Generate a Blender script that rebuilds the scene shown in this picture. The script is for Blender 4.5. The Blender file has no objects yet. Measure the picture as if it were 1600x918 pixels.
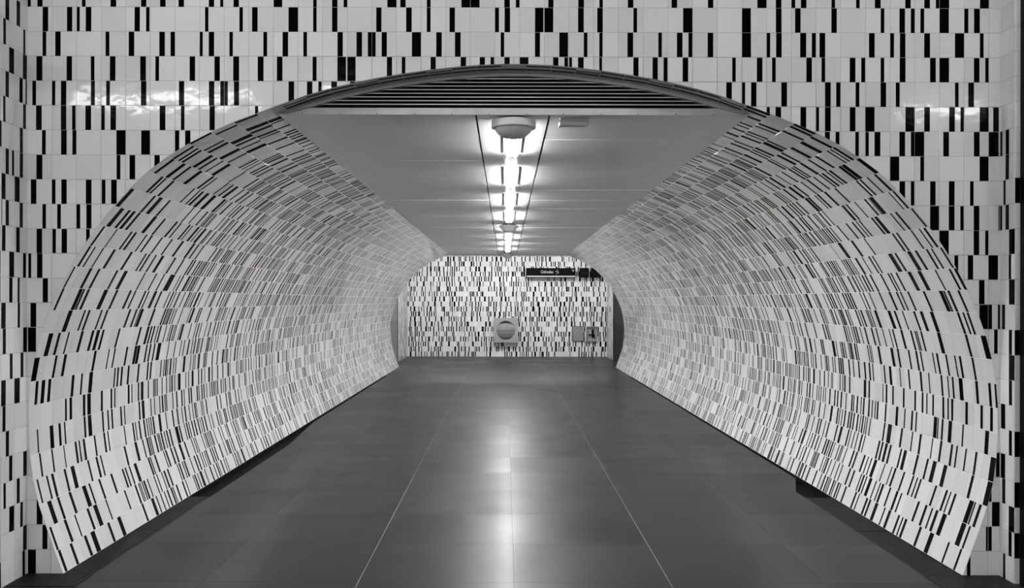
import bpy, bmesh, math, random
from mathutils import Vector, Matrix

# ------------------------------------------------------------------ camera, world, exposure
S = bpy.context.scene
COL = S.collection
D1 = 5.5            # distance camera -> plane of the tiled front wall
EYE = 1.56
K = 274.0           # pixels per metre on that plane
VX, VY = 790.0, 470.0
CX = 0.045          # centre line of the passage

cam_d = bpy.data.cameras.new('camera')
cam = bpy.data.objects.new('camera', cam_d)
COL.objects.link(cam)
cam.location = (0, 0, EYE)
cam.matrix_world = Matrix.Translation((0, 0, EYE)) @ Matrix.Rotation(math.pi/2, 4, 'X') @ Matrix.Rotation(0.0020, 4, 'Z')
cam_d.sensor_width = 36
cam_d.lens = K*D1/1600*36
cam_d.shift_x = (800-VX)/1600
cam_d.shift_y = (VY-459)/1600
cam_d.clip_start = 0.05
cam_d.clip_end = 100
S.camera = cam

W = bpy.data.worlds.new('world'); S.world = W
W.use_nodes = True
W.node_tree.nodes['Background'].inputs[0].default_value = (0.5, 0.5, 0.5, 1)
W.node_tree.nodes['Background'].inputs[1].default_value = 0.0
S.view_settings.view_transform = 'Standard'
S.view_settings.look = 'None'
S.view_settings.gamma = 1
S.view_settings.exposure = 0.0
S.view_settings.use_curve_mapping = False

TUBE = 138.0          # tubes of the passage
CORR = 80.0         # lamps of the cross corridor
HALL = 16.0         # lamps of the hall
FILL_SOFT = 11.0  # unseen lamps added to even out the front wall
FILL_STRONG = 60.0  # stronger unseen lamps added for frontal and left-hand light


# ------------------------------------------------------------------ materials
def new_mat(name, base=0.5, rough=0.5, metal=0.0, spec=0.5, coat=0.0):
    m = bpy.data.materials.new(name); m.use_nodes = True
    b = m.node_tree.nodes['Principled BSDF']
    b.inputs['Base Color'].default_value = (base, base, base, 1)
    b.inputs['Roughness'].default_value = rough
    b.inputs['Metallic'].default_value = metal
    b.inputs['Specular IOR Level'].default_value = spec
    b.inputs['Coat Weight'].default_value = coat
    return m, m.node_tree, b

def noise(nt, scale, detail=4, coord='Object', vec=None):
    n = nt.nodes.new('ShaderNodeTexNoise')
    n.inputs['Scale'].default_value = scale; n.inputs['Detail'].default_value = detail
    if vec is None:
        tc = nt.nodes.new('ShaderNodeTexCoord'); nt.links.new(tc.outputs[coord], n.inputs['Vector'])
    else:
        nt.links.new(vec, n.inputs['Vector'])
    return n

def ramp(nt, src, stops):
    r = nt.nodes.new('ShaderNodeValToRGB')
    e = r.color_ramp.elements
    e[0].position = stops[0][0]; e[0].color = (stops[0][1],)*3+(1,)
    e[1].position = stops[-1][0]; e[1].color = (stops[-1][1],)*3+(1,)
    for p, v in stops[1:-1]:
        x = e.new(p); x.color = (v, v, v, 1)
    nt.links.new(src, r.inputs[0])
    return r

def bump(nt, b, src, strength, dist=0.01):
    n = nt.nodes.new('ShaderNodeBump')
    n.inputs['Strength'].default_value = strength; n.inputs['Distance'].default_value = dist
    nt.links.new(src, n.inputs['Height']); nt.links.new(n.outputs[0], b.inputs['Normal'])

def simple(name, lo, hi, rough, scale=6, metal=0.0, bmp=0.0, spec=0.5):
    m, nt, b = new_mat(name, (lo+hi)/2, rough, metal, spec)
    n = noise(nt, scale)
    r = ramp(nt, n.outputs['Fac'], [(0.35, lo), (0.65, hi)])
    nt.links.new(r.outputs[0], b.inputs['Base Color'])
    if bmp: bump(nt, b, n.outputs['Fac'], bmp)
    return m

M = {}
# glazed white tile: tone shifts a little from tile to tile (attribute "shade")
m, nt, b = new_mat('white_glaze', 0.75, 0.09, spec=0.62)
at = nt.nodes.new('ShaderNodeAttribute'); at.attribute_name = 'shade'
r = ramp(nt, at.outputs['Fac'], [(0.0, 0.74), (1.0, 0.86)])
nt.links.new(r.outputs[0], b.inputs['Base Color'])
n = noise(nt, 11, 2); bump(nt, b, n.outputs['Fac'], 0.10, 0.02)
M['white'] = m
m, nt, b = new_mat('black_glaze', 0.0015, 0.12, spec=0.5)
b.inputs['IOR'].default_value = 1.11
n = noise(nt, 11, 2); bump(nt, b, n.outputs['Fac'], 0.10, 0.02)
M['black'] = m
M['grout'] = simple('grout', 0.42, 0.55, 0.8, 30)
M['grout2'] = simple('pale_grout', 0.80, 0.88, 0.7, 30)
M['ceil'] = simple('ceiling_panel', 0.86, 0.90, 0.32, 1.3)
M['fascia'] = simple('fascia_paint', 0.62, 0.74, 0.4, 9)
M['concrete'] = simple('rim_concrete', 0.50, 0.58, 0.7, 12)
M['dark'] = simple('dark_void', 0.010, 0.014, 0.9, 5)
M['slat'] = simple('slat_metal', 0.78, 0.85, 0.4, 8)
M['plastic'] = simple('white_plastic', 0.80, 0.86, 0.35, 5)
M['dkmetal'] = simple('dark_metal', 0.05, 0.07, 0.4, 5)
M['bkmetal'] = simple('black_sign_metal', 0.002, 0.003, 0.45, 5, spec=0.08)
M['steel'] = simple('painted_steel', 0.36, 0.41, 0.35, 6)
M['steel2'] = simple('grey_hatch', 0.22, 0.27, 0.45, 9)
M['door'] = simple('door_paint', 0.13, 0.16, 0.4, 4)
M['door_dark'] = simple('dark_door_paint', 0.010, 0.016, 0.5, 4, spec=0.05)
M['chrome'] = simple('chrome', 0.6, 0.7, 0.2, 4, metal=1.0)
M['letter'] = simple('sign_letter', 0.6, 0.65, 0.5, 4)
M['hallwall'] = simple('hall_plaster', 0.68, 0.76, 0.6, 3)
M['grate'] = simple('grate_metal', 0.010, 0.020, 0.45, 14, spec=0.15)
M['gutter'] = simple('gutter_black', 0.001, 0.005, 0.7, 9, spec=0.08)  # near-black tone of the gutter channels

def emit(name, strength):
    m = bpy.data.materials.new(name); m.use_nodes = True
    nt = m.node_tree; b = nt.nodes['Principled BSDF']
    b.inputs['Base Color'].default_value = (0.8, 0.8, 0.8, 1)
    b.inputs['Emission Color'].default_value = (1, 1, 1, 1)
    b.inputs['Emission Strength'].default_value = strength
    return m
M['tube'] = emit('tube_light', TUBE)
M['corr'] = emit('corridor_light', CORR)
M['hall'] = emit('hall_light', HALL)
M['fill_soft'] = emit('fill_light_soft', FILL_SOFT)
M['fill_strong'] = emit('fill_light_strong', FILL_STRONG)

# floor: large dark polished slabs with fine joints
def floor_mat():
    m, nt, b = new_mat('polished_slabs', 0.1, 0.25, spec=0.10)
    b.inputs['Coat Weight'].default_value = 0.1; b.inputs['Coat Roughness'].default_value = 0.21; b.inputs['Coat IOR'].default_value = 1.33
    N, L = nt.nodes.new, nt.links.new
    tc = N('ShaderNodeTexCoord'); sp = N('ShaderNodeSeparateXYZ'); L(tc.outputs['Object'], sp.inputs[0])
    def mth(op, a, c=None, clamp=False):
        q = N('ShaderNodeMath'); q.operation = op; q.use_clamp = clamp
        for i, v in enumerate((a, c)):
            if v is None: continue
            if isinstance(v, (int, float)): q.inputs[i].default_value = v
            else: L(v, q.inputs[i])
        return q.outputs[0]
    u = mth('DIVIDE', mth('SUBTRACT', sp.outputs['X'], 0.05), 0.865)
    v = mth('DIVIDE', mth('SUBTRACT', sp.outputs['Y'], 0.973*D1), 0.1556*D1)
    def line(t, half):
        d = mth('SUBTRACT', t, mth('ROUND', t))
        return mth('LESS_THAN', mth('ABSOLUTE', d), half)
    lu = line(u, 0.0028); lv = line(v, 0.0042)
    # the two joints either side of the middle one are pale
    pale = mth('MULTIPLY', lu, mth('LESS_THAN', mth('ABSOLUTE', mth('SUBTRACT', mth('ABSOLUTE', u), 1.0)), 0.2))
    darkj = mth('MULTIPLY', mth('MAXIMUM', lu, lv), mth('SUBTRACT', 1.0, pale))
    wn = N('ShaderNodeTexWhiteNoise'); wn.noise_dimensions = '2D'
    cb = N('ShaderNodeCombineXYZ'); L(mth('FLOOR', u), cb.inputs[0]); L(mth('FLOOR', v), cb.inputs[1])
    L(cb.outputs[0], wn.inputs['Vector'])
    mp = N('ShaderNodeMapping'); mp.inputs['Scale'].default_value = (1.0, 1.0, 1); L(tc.outputs['Object'], mp.inputs[0])
    n1 = noise(nt, 2.2, 5, vec=mp.outputs[0]); n2 = noise(nt, 30, 3, vec=mp.outputs[0])
    base = mth('ADD', mth('MULTIPLY', wn.outputs['Value'], 0.012), mth('MULTIPLY', n1.outputs['Fac'], 0.014))
    base = mth('ADD', base, mth('MULTIPLY', n2.outputs['Fac'], 0.008))
    base = mth('ADD', base, 0.004)
    base = mth('MULTIPLY', base, mth('SUBTRACT', 1.0, mth('MULTIPLY', darkj, 0.75)))
    base = mth('ADD', base, mth('MULTIPLY', pale, 0.22))
    cc = N('ShaderNodeCombineXYZ')
    for i in range(3): L(base, cc.inputs[i])
    L(cc.outputs[0], b.inputs['Base Color'])
    rg = mth('ADD', mth('MULTIPLY', n1.outputs['Fac'], 0.14), mth('MULTIPLY', wn.outputs['Value'], 0.10))
    rg = mth('ADD', rg, 0.27)
    L(rg, b.inputs['Roughness'])
    keep = mth('SUBTRACT', 1.0, mth('MULTIPLY', darkj, 0.45))
    L(mth('MULTIPLY', keep, 0.10), b.inputs['Specular IOR Level']); L(mth('MULTIPLY', keep, 0.09), b.inputs['Coat Weight'])
    
    return m
M['floor'] = floor_mat()

# ------------------------------------------------------------------ mesh helpers
class MB:
    def __init__(self): self.v = []; self.f = []; self.m = []; self.s = []
    def face(self, pts, mi=0, shade=0.5):
        i = len(self.v); self.v += [tuple(p) for p in pts]
        self.f.append(tuple(range(i, i+len(pts)))); self.m.append(mi); self.s.append(shade)
    def box(self, x0, x1, y0, y1, z0, z1, mi=0):
        i = len(self.v)
        self.v += [(x0,y0,z0),(x1,y0,z0),(x1,y1,z0),(x0,y1,z0),(x0,y0,z1),(x1,y0,z1),(x1,y1,z1),(x0,y1,z1)]
        for q in ((0,3,2,1),(4,5,6,7),(0,1,5,4),(1,2,6,5),(2,3,7,6),(3,0,4,7)):
            self.f.append(tuple(i+k for k in q)); self.m.append(mi); self.s.append(0.5)
    def lathe(self, prof, c, axis='Z', seg=48, mi=0, close=True):
        # prof: list of (radius, height); axis through c
        rings = []
        for (r, h) in prof:
            ring = []
            for k in range(seg):
                a = 2*math.pi*k/seg
                if axis == 'Z': p = (c[0]+r*math.cos(a), c[1]+r*math.sin(a), c[2]+h)
                elif axis == 'Y': p = (c[0]+r*math.cos(a), c[1]+h, c[2]+r*math.sin(a))
                else: p = (c[0]+h, c[1]+r*math.cos(a), c[2]+r*math.sin(a))
                ring.append(len(self.v)); self.v.append(p)
            rings.append(ring)
        for a, b_ in zip(rings, rings[1:]):
            for k in range(seg):
                self.f.append((a[k], a[(k+1) % seg], b_[(k+1) % seg], b_[k])); self.m.append(mi); self.s.append(0.5)
        if close:
            self.f.append(tuple(rings[0])); self.m.append(mi); self.s.append(0.5)
            self.f.append(tuple(reversed(rings[-1]))); self.m.append(mi); self.s.append(0.5)
    def build(self, name, mats, parent=None, loc=None, smooth=False, bevel=0, fix=True, shade=False):
        me = bpy.data.meshes.new(name); 
        off = Vector(loc) if loc else Vector((0,0,0))
        me.from_pydata([tuple(Vector(p)-off) for p in self.v], [], self.f)
        if not isinstance(mats, (list, tuple)): mats = [mats]
        for q in mats: me.materials.append(q)
        me.polygons.foreach_set('material_index', self.m)
        if shade:
            a = me.attributes.new('shade', 'FLOAT', 'FACE'); a.data.foreach_set('value', self.s)
        if fix:
            bm = bmesh.new(); bm.from_mesh(me)
            bmesh.ops.recalc_face_normals(bm, faces=bm.faces)
            bm.to_mesh(me); bm.free()
        if smooth:
            me.polygons.foreach_set('use_smooth', [True]*len(me.polygons))
            me.set_sharp_from_angle(angle=math.radians(40))
        me.update()
        o = bpy.data.objects.new(name, me); COL.objects.link(o)
        if loc: o.location = off
        if parent is not None:
            o.parent = parent
            o.location = off - parent.location if loc else -parent.location
        if bevel:
            q = o.modifiers.new('bevel', 'BEVEL'); q.width = bevel; q.segments = 2; q.limit_method = 'ANGLE'
        return o

def tag(o, label, cat, group=None):
    o['label'] = label; o['category'] = cat
    if group: o['group'] = group
    return o
def struct(o, label=None):
    o['kind'] = 'structure'
    if label: o['label'] = label
    return o
def thing(name, loc, label, cat, group=None):
    o = bpy.data.objects.new(name, None); COL.objects.link(o); o.location = loc
    o.empty_display_size = 0.1
    return tag(o, label, cat, group)
def copy_tree(o, parent=None):
    c = o.copy(); COL.objects.link(c); c.parent = parent
    for ch in list(o.children): copy_tree(ch, c)
    return c

# ------------------------------------------------------------------ passage section (half width, height) per tile row
PX = [(703,897.4),(715.5,863),(728.5,826.3),(740.8,789.9),(750,751.8),(755,713.5),(757.2,675),(757.4,636.3),(754.4,597.9),
      (747.8,560),(738,522.5),(725,486.4),(709.4,451),(691.5,417),(671.3,384),(649,352.6),(624.3,323.0),(599.0,294.6),
      (571.3,268.3),(540.5,245.3),(508.0,225),(473.5,207.2),(438.5,191.5),(402,177.5),(364.5,163.5),(327,150),(290,139),
      (252,130),(214,122),(175.5,115.5),(137,109.8),(98,105.2),(59,101.6),(19.5,100)]
PROF = [(u/K, EYE+(VY-y)/K) for u, y in PX]
PROF[0] = (PROF[0][0], 0.0)
TOPZ = PROF[-1][1]
def half_width(z, inset=0.0):
    for (u0, z0), (u1, z1) in zip(PROF, PROF[1:]):
        if z0 <= z <= z1: return u0+(u1-u0)*(z-z0)/(z1-z0) - inset
    return 0.0
T = 38.5/K      # tile pitch 0.1405 m
G = 0.0007      # half joint
BV = 0.0012     # rounded tile edge
H = 0.0016      # tile face above the joint

def clip(poly, a, b_, c):
    """keep a*x+b*y+c>=0"""
    out = []
    for i in range(len(poly)):
        p, q = poly[i], poly[(i+1) % len(poly)]
        dp = a*p[0]+b_*p[1]+c; dq = a*q[0]+b_*q[1]+c
        if dp >= 0: out.append(p)
        if (dp > 0 and dq < 0) or (dp < 0 and dq > 0):
            t = dp/(dp-dq); out.append((p[0]+t*(q[0]-p[0]), p[1]+t*(q[1]-p[1])))
    return out

def add_tile(mb, fr, u0, u1, v0, v1, stripes, rnd, clipper=None, shade=None, GV=G):
    """one glazed tile in frame fr=(o,u,v,n); stripes are absolute u intervals"""
    o, U, V, Nn = fr
    sh = rnd.random() if shade is None else shade
    ju = min(G, (u1-u0)*0.2); bvu = min(BV, (u1-u0)*0.2)
    a0, a1, b0, b1 = u0+ju, u1-ju, v0+GV, v1-GV
    c0, c1, d0, d1 = a0+bvu, a1-bvu, b0+BV, b1-BV
    tu, tv = rnd.gauss(0, 0.0035), rnd.gauss(0, 0.0035)
    um, vm = (u0+u1)/2, (v0+v1)/2
    def P(u, v, h=H):
        q = h + (tu*(u-um)+tv*(v-vm) if h > 0 else 0)
        return (o[0]+U[0]*u+V[0]*v+Nn[0]*q, o[1]+U[1]*u+V[1]*v+Nn[1]*q, o[2]+U[2]*u+V[2]*v+Nn[2]*q)
    cuts = [c0]
    segs = []
    for s0, s1 in sorted(stripes):
        s0 = max(s0, c0); s1 = min(s1, c1)
        if s0-cuts[-1] < 0.0025: s0 = cuts[-1]
        if c1-s1 < 0.0025: s1 = c1
        if s1-s0 < 0.0025: continue
        if s0 > cuts[-1]: segs.append((cuts[-1], s0, 0))
        segs.append((s0, s1, 1)); cuts.append(s1)
    if c1-cuts[-1] > 1e-5: segs.append((cuts[-1], c1, 0))
    if clipper is None:
        for s0, s1, k in segs:
            mb.face([P(s0,d0),P(s1,d0),P(s1,d1),P(s0,d1)], k, sh)
            mb.face([P(s0,b0,0),P(s1,b0,0),P(s1,d0),P(s0,d0)], k, sh)
            mb.face([P(s0,d1),P(s1,d1),P(s1,b1,0),P(s0,b1,0)], k, sh)
        kl = segs[0][2]; kr = segs[-1][2]
        mb.face([P(a0,b0,0),P(c0,d0),P(c0,d1),P(a0,b1,0)], kl, sh)
        mb.face([P(c1,d0),P(a1,b0,0),P(a1,b1,0),P(c1,d1)], kr, sh)
    else:
        for s0, s1, k in segs:
            for poly in clipper([(s0,d0),(s1,d0),(s1,d1),(s0,d1)]):
                if len(poly) > 2: mb.face([P(*q) for q in poly], k, sh)

PATS = [([], 20), (['m'], 22), (['t'], 16), (['w'], 6), (['t','m'], 10), (['m','t'], 9), (['m','m'], 4), (['t','t'], 7), (['t','m','t'], 3), (['m','t','t'], 3)]
TUNP = [([], 9), (['m'], 19), (['t'], 15), (['w'], 6), (['t','m'], 13), (['m','t'], 12), (['m','m'], 8), (['t','t'], 9), (['t','m','t'], 5), (['m','t','t'], 4)]
FARP = [([], 8), (['m'], 24), (['t'], 7), (['w'], 12), (['t','m'], 10), (['m','t'], 9), (['m','m'], 12), (['t','t'], 4)]
WID = {'t': 0.0205, 'm': 0.0325, 'w': 0.052}
def rand_stripes(rnd, u0, u1, prev_end, dens=1.0, pt=None):
    pats = [(p, w*(1 if p else 1/dens)) for p, w in (pt or PATS)]
    tot = sum(w for _, w in pats); x = rnd.random()*tot
    for p, w in pats:
        x -= w
        if x <= 0: break
    if not p: return []
    wid = [WID[k] for k in p]
    free = (u1-u0)-sum(wid)-0.012*(len(p)-1)
    # offsets fall on a coarse set of positions, as the printed tiles do
    slots = sorted(rnd.randrange(0, 9)/8*free for _ in p)
    out = []; cur = u0
    for k, (w, s) in enumerate(zip(wid, slots)):
        a = u0+s+sum(wid[:k])+0.012*k
        out.append((a, a+w))
    return out

# ------------------------------------------------------------------ front wall, stripes read row by row
def iv(txt): return [tuple(float(q) for q in p.split('-')) for p in txt.split()]
READ = [  # (x origin, y origin unused, scale, lo, hi, {row: intervals})
 (0, 3.992, -1, 395, {0:'172-190 230-263 508-531 686-722 877-910 995-1030 1110-1145 1299-1333 1370-1390 1453-1487',
   1:'263-298 415-448 474-495 532-567 836-870 908-930 1276-1297 1490-1512 1570-1604 28-52 98-120',
   2:'263-286 342-376 656-680 800-835 991-1026 1061-1084 1241-1262 1299-1333 1428-1450 15-32 140-153',
   3:'225-262 413-447 564-587 683-718 872-908 967-990 1180-1215 1335-1369 1452-1489 52-83 138-163',
   4:'200-223 320-343 378-412 565-590 660-684 877-911 1114-1147 1301-1335 1372-1392 1397-1419 1457-1489 30-51 117-137 155-164',
   5:'223-259 378-412 448-470 531-567 627-652 687-722 994-1030 1127-1149 1305-1338 15-30 140-158'}),
 (0, 5.333, -1, 395, {6:'348-380 507-554 601-632 968-1046 1175-1250 1458-1492 1540-1585 160-186',
   7:'302-352 970-1002 1078-1125 1285-1330 42-69 96-113 160-187', 8:'256-303 432-462 510-555 714-762 847-878 925-972 0-42 117-159',
   9:'353-383 476-507 639-668 719-762 0-14 43-70 160-187'}),
 (0, 3.992, -1, 395, {10:'228-263 327-349 384-418 537-560 10-32 99-121', 11:'177-195 231-265 55-85 142-160', 12:'267-300 56-76 108-121',
   13:'191-227 0-34 109-123', 14:'176-226 15-35 143-166', 15:'60-78 127-145', 16:'0-35 92-123', 17:'15-34', 18:'36-56', 19:'57-77 145-166',
   20:'22-37 105-124', 21:'232-268 58-92 127-144', 22:'268-300 145-166', 23:'178-228 142-157'}),
 (380, 4, 395, 775, {0:'185-241 434-456 552-586 624-644 897-952 978-1012 1144-1168 1360-1412 1419-1474',
   1:'52-87 280-336 434-456 552-586 828-861 1015-1050 1144-1168 1286-1320 1571-1595',
   2:'123-147 243-278 373-396 586-620 705-740 776-798 804-825 862-895 1051-1106 1203-1238 1320-1356',
   3:'88-125 208-243 431-456 586-640 647-700 895-928 988-1011 1168-1201 1356-1390 1475-1508 1543-1565 1571-1592',
   4:'281-316 396-430 467-488 548-584 666-698', 5:'72-92'}),
 (760, 4, 775, 1150, {0:'108-143 180-202 383-416 570-606 702-724 880-915 1153-1188 1380-1414',
   1:'52-75 110-145 300-353 359-414 569-605 689-724 915-938 1225-1280',
   2:'86-108 300-332 452-507 605-628 702-723 878-914 1071-1093 1187-1222 1259-1280 1379-1414 1533-1588',
   3:'109-143 204-260 413-447 484-507 513-532 569-605 702-720 915-948 1035-1068 1104-1128 1223-1258 1533-1555',
   4:'1496-1531'}),
 (1140, 4, 1150, 1562.5, {0:'169-224 284-320 383-406 441-476 632-655 786-809 903-940 1093-1128 1212-1248 1284-1304 1310-1368 1560-1614',
   1:'74-129 285-321 405-440 632-666 940-963 1057-1092 1128-1151 1188-1212 1308-1366 1464-1488 1523-1560',
   2:'75-130 228-250 287-322 437-475 510-532 558-594 867-903 999-1024 1060-1095 1212-1249 1404-1463 1560-1584',
   3:'167-202 262-285 476-511 571-594 747-783 819-844 940-963 1059-1096 1249-1285 1311-1368 1523-1558 1594-1616',
   4:'72-94 131-165 320-356 593-629 663-688 784-808 940-975 1035-1060 1405-1428 1488-1524',
   5:'226-248 284-319 440-476 534-556 593-629 748-784 844-903 1096-1152 1213-1249 1369-1405 1440-1463 1560-1616 1644-1680'}),
 (1200, 3.992, 1150, 1304, {6:'352-383'}),
 (1300, 5.1, 1150, 1600, {6:'25-56 182-211 260-290 335-382 533-579 625-653 658-731 883-929 1127-1173 1250-1324 1340-1358 1384-1411',
   7:'460-533 700-731 1173-1247 1383-1411', 8:'535-580 625-654 779-823 928-974 1097-1126 1367-1384', 9:'779-851 928-974 1020-1050 1127-1172 1324-1333 1342-1357 1384-1411'}),
 (1400, 4.59, 1150, 1600, {10:'312-377 555-595 638-661 812-852', 11:'417-445 513-552 662-730 810-827', 12:'594-634 812-853',
   13:'597-657 665-688 730-744 763-784', 14:'703-729 812-835', 15:'812-853'}),
 (1500, 5.1, 1150, 1600, {16:'393-418', 17:'330-365', 18:'394-418', 19:'288-320 330-365'}),
 (1480, 4.636, 1150, 1600, {20:'303-323 403-426', 21:'326-384 450-490', 22:'283-325 450-473', 23:'145-171 410-427'}),
]
ROWS = {}
for org, sc, lo, hi, d in READ:
    for rr, txt in d.items():
        for a, c in iv(txt):
            x0, x1 = org+a/sc, org+c/sc
            if lo <= (x0+x1)/2 < hi: ROWS.setdefault(rr, []).append((x0, x1))
XL, XR = 42.1, 1562.6           # wall corners in the photograph
def px2x(x): return (x-VX)/K
def col_x(k): return px2x(XL+38.44*k if k <= 19 else XL+38.44*19+38.59*(k-19))
# row r spans z; row 23 is the lowest
def row_z(r): return (23-r)*T, (24-r)*T

def arch_clip(side):
    def f(poly):
        out = []
        ys = [p[1] for p in poly]; lo, hi = min(ys), max(ys)
        # part above the crown
        t = clip(poly, 0, 1, -TOPZ)
        if len(t) > 2: out.append(t)
        for (u0, z0), (u1, z1) in zip(PROF, PROF[1:]):
            if z1 <= lo or z0 >= hi: continue
            q = clip(clip(poly, 0, 1, -z0), 0, -1, z1)
            if len(q) < 3: continue
            # outside: side*(x-CX) >= w(z) = u0 + k (z-z0)
            kk = (u1-u0)/(z1-z0)
            q = clip(q, side, -kk, -side*CX - u0 + kk*z0)
            if len(q) > 2: out.append(q)
        return out
    return f

rnd = random.Random(4)
LX, RX = px2x(XL), px2x(XR)
front = MB()
frF = ((0, D1, 0), (1,0,0), (0,0,1), (0,-1,0))
TOPROW = -7
for rr in range(TOPROW, 24):
    z0, z1 = row_z(rr)
    prev = 0
    for k in range(0, 40):
        x0, x1 = col_x(k), min(col_x(k+1), RX)
        if x1-x0 < 0.01: continue
        if rr in ROWS: st = [(px2x(a), px2x(b_)) for a, b_ in ROWS[rr] if a >= XL-1 and b_ <= XR+1]
        else: st = rand_stripes(rnd, x0, x1, prev)
        st = [(a, c) for a, c in st if c > x0 and a < x1]
        # intersect with this tile; tiny overlaps over a joint belong to the neighbour
        st2 = []
        for a, c in st:
            a2, c2 = max(a, x0), min(c, x1)
            if c2-a2 > 0.006: st2.append((a2, c2))
        # does the tile touch the arch?
        parts = [(x0, x1)]
        if x0 < CX < x1: parts = [(x0, CX), (CX, x1)]
        wz = half_width(z0) if z0 < TOPZ else 0
        wmax = max([u for u, z in PROF if z0-T <= z <= z1+T] or [0])
        def dist_in(x): return abs(x-CX)
        touches = z0 < TOPZ and min(abs(x0-CX), abs(x1-CX), 9 if not (x0 < CX < x1) else 0) < wmax+0.01
        if not touches:
            add_tile(front, frF, x0, x1, z0, z1, st2, rnd)
        else:
            shd = rnd.random()
            for pa, pb in parts:
                side = -1 if (pa+pb)/2 < CX else 1
                sh = rnd.random()
                cl = arch_clip(side)
                stp = [(max(a, pa), min(c, pb)) for a, c in st2 if min(c, pb)-max(a, pa) > 0.002]
                if len(parts) == 2:
                    pa2, pb2 = (pa, pb)
                    # avoid a joint at the artificial split
                    add_tile(front, frF, pa2, pb2, z0, z1, stp, random.Random(rr*50+k), cl, shd)
                else:
                    add_tile(front, frF, pa, pb, z0, z1, stp, random.Random(rr*50+k), cl, shd)
# joint bed behind the tiles
ztop = (24-TOPROW)*T
for side, xe in ((-1, LX), (1, RX)):
    pts = sorted(set([z for _, z in PROF]))
    for (u0, z0), (u1, z1) in zip(PROF, PROF[1:]):
        front.face([(xe,D1,z0),(CX+side*u0,D1,z0),(CX+side*u1,D1,z1),(xe,D1,z1)], 2)
    front.face([(xe,D1,TOPZ),(CX+side*PROF[-1][0],D1,TOPZ),(CX,D1,TOPZ),(CX,D1,ztop),(xe,D1,ztop)], 2)
TM = [M['white'], M['black'], M['grout']]
struct(front.build('wall_front', TM, fix=False, shade=True))

# returns at both ends of the front wall (they come towards the camera)
def side_wall(name, X, y0, y1, sgn, stripes_of, rows=range(TOPROW, 24), tile0=None, seed=1, anchor=None):
    """wall plane x=X facing sgn; u runs along +Y"""
    mb = MB(); r_ = random.Random(seed)
    fr = ((X, 0, 0), (0,1,0), (0,0,1), (sgn,0,0))
    anchor = y1 if anchor is None else anchor
    for rr in rows:
        z0, z1 = row_z(rr)
        k = 0
        while True:
            b1 = anchor-k*T; b0 = anchor-(k+1)*T
            k += 1
            if b1 <= y0+0.002: break
            b0 = max(b0, y0)
            st = stripes_of(rr, b0, b1, r_)
            add_tile(mb, fr, b0, b1, z0, z1, st, r_)
    zt = (24-min(rows))*T; zb = (23-max(rows))*T
    mb.face([(X,y0,zb),(X,y1,zb),(X,y1,zt),(X,y0,zt)], 2)
    return mb
def left_st(rr, b0, b1, r_):
    if rr not in ROWS or b0 < D1-0.30: return rand_stripes(r_, b0, b1, 0)
    out = []
    for a, c in ROWS[rr]:
        if c <= XL+0.5:
            ya, yc = D1*(VX-XL)/(VX-a), D1*(VX-XL)/(VX-min(c, XL))
            ya, yc = max(ya, b0), min(yc, b1)
            if yc-ya > 0.004: out.append((ya, yc))
    return out
def right_st(rr, b0, b1, r_):
    if rr not in ROWS: return rand_stripes(r_, b0, b1, 0)
    out = []
    for a, c in ROWS[rr]:
        if a >= XR-0.5:
            ya, yc = D1*(XR-VX)/(c-VX), D1*(XR-VX)/(max(a, XR)-VX)
            ya, yc = max(ya, b0), min(yc, b1)
            if yc-ya > 0.004: out.append((ya, yc))
    return out
struct(side_wall('wall_left', LX, D1-4*T, D1, 1, left_st, seed=5).build('wall_left', TM, fix=False, shade=True))
YR = D1*(XR-VX)/(1585.5-VX)
wr = side_wall('wall_right', RX, YR, D1, -1, right_st, seed=6)
# the pier turns towards the right again
frR = ((0, YR, 0), (1,0,0), (0,0,1), (0,-1,0))
for rr in range(TOPROW, 24):
    z0, z1 = row_z(rr)
    x1 = RX+0.030
    add_tile(wr, frR, RX, x1, z0, z1, [(RX, x1)] if rr in (8, 14, 18, 20, 22) else [], rnd)
wr.face([(RX,YR,0),(RX+0.03,YR,0),(RX+0.03,YR,ztop),(RX,YR,ztop)], 2)
struct(wr.build('wall_right', TM, fix=False, shade=True))

# ------------------------------------------------------------------ tiled passage walls
REND = 4.15
Y2 = D1*REND
NC = int(round((Y2-D1)/T))
TW = (Y2-D1)/NC
zc = 2.654                      # underside of the panel ceiling
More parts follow.
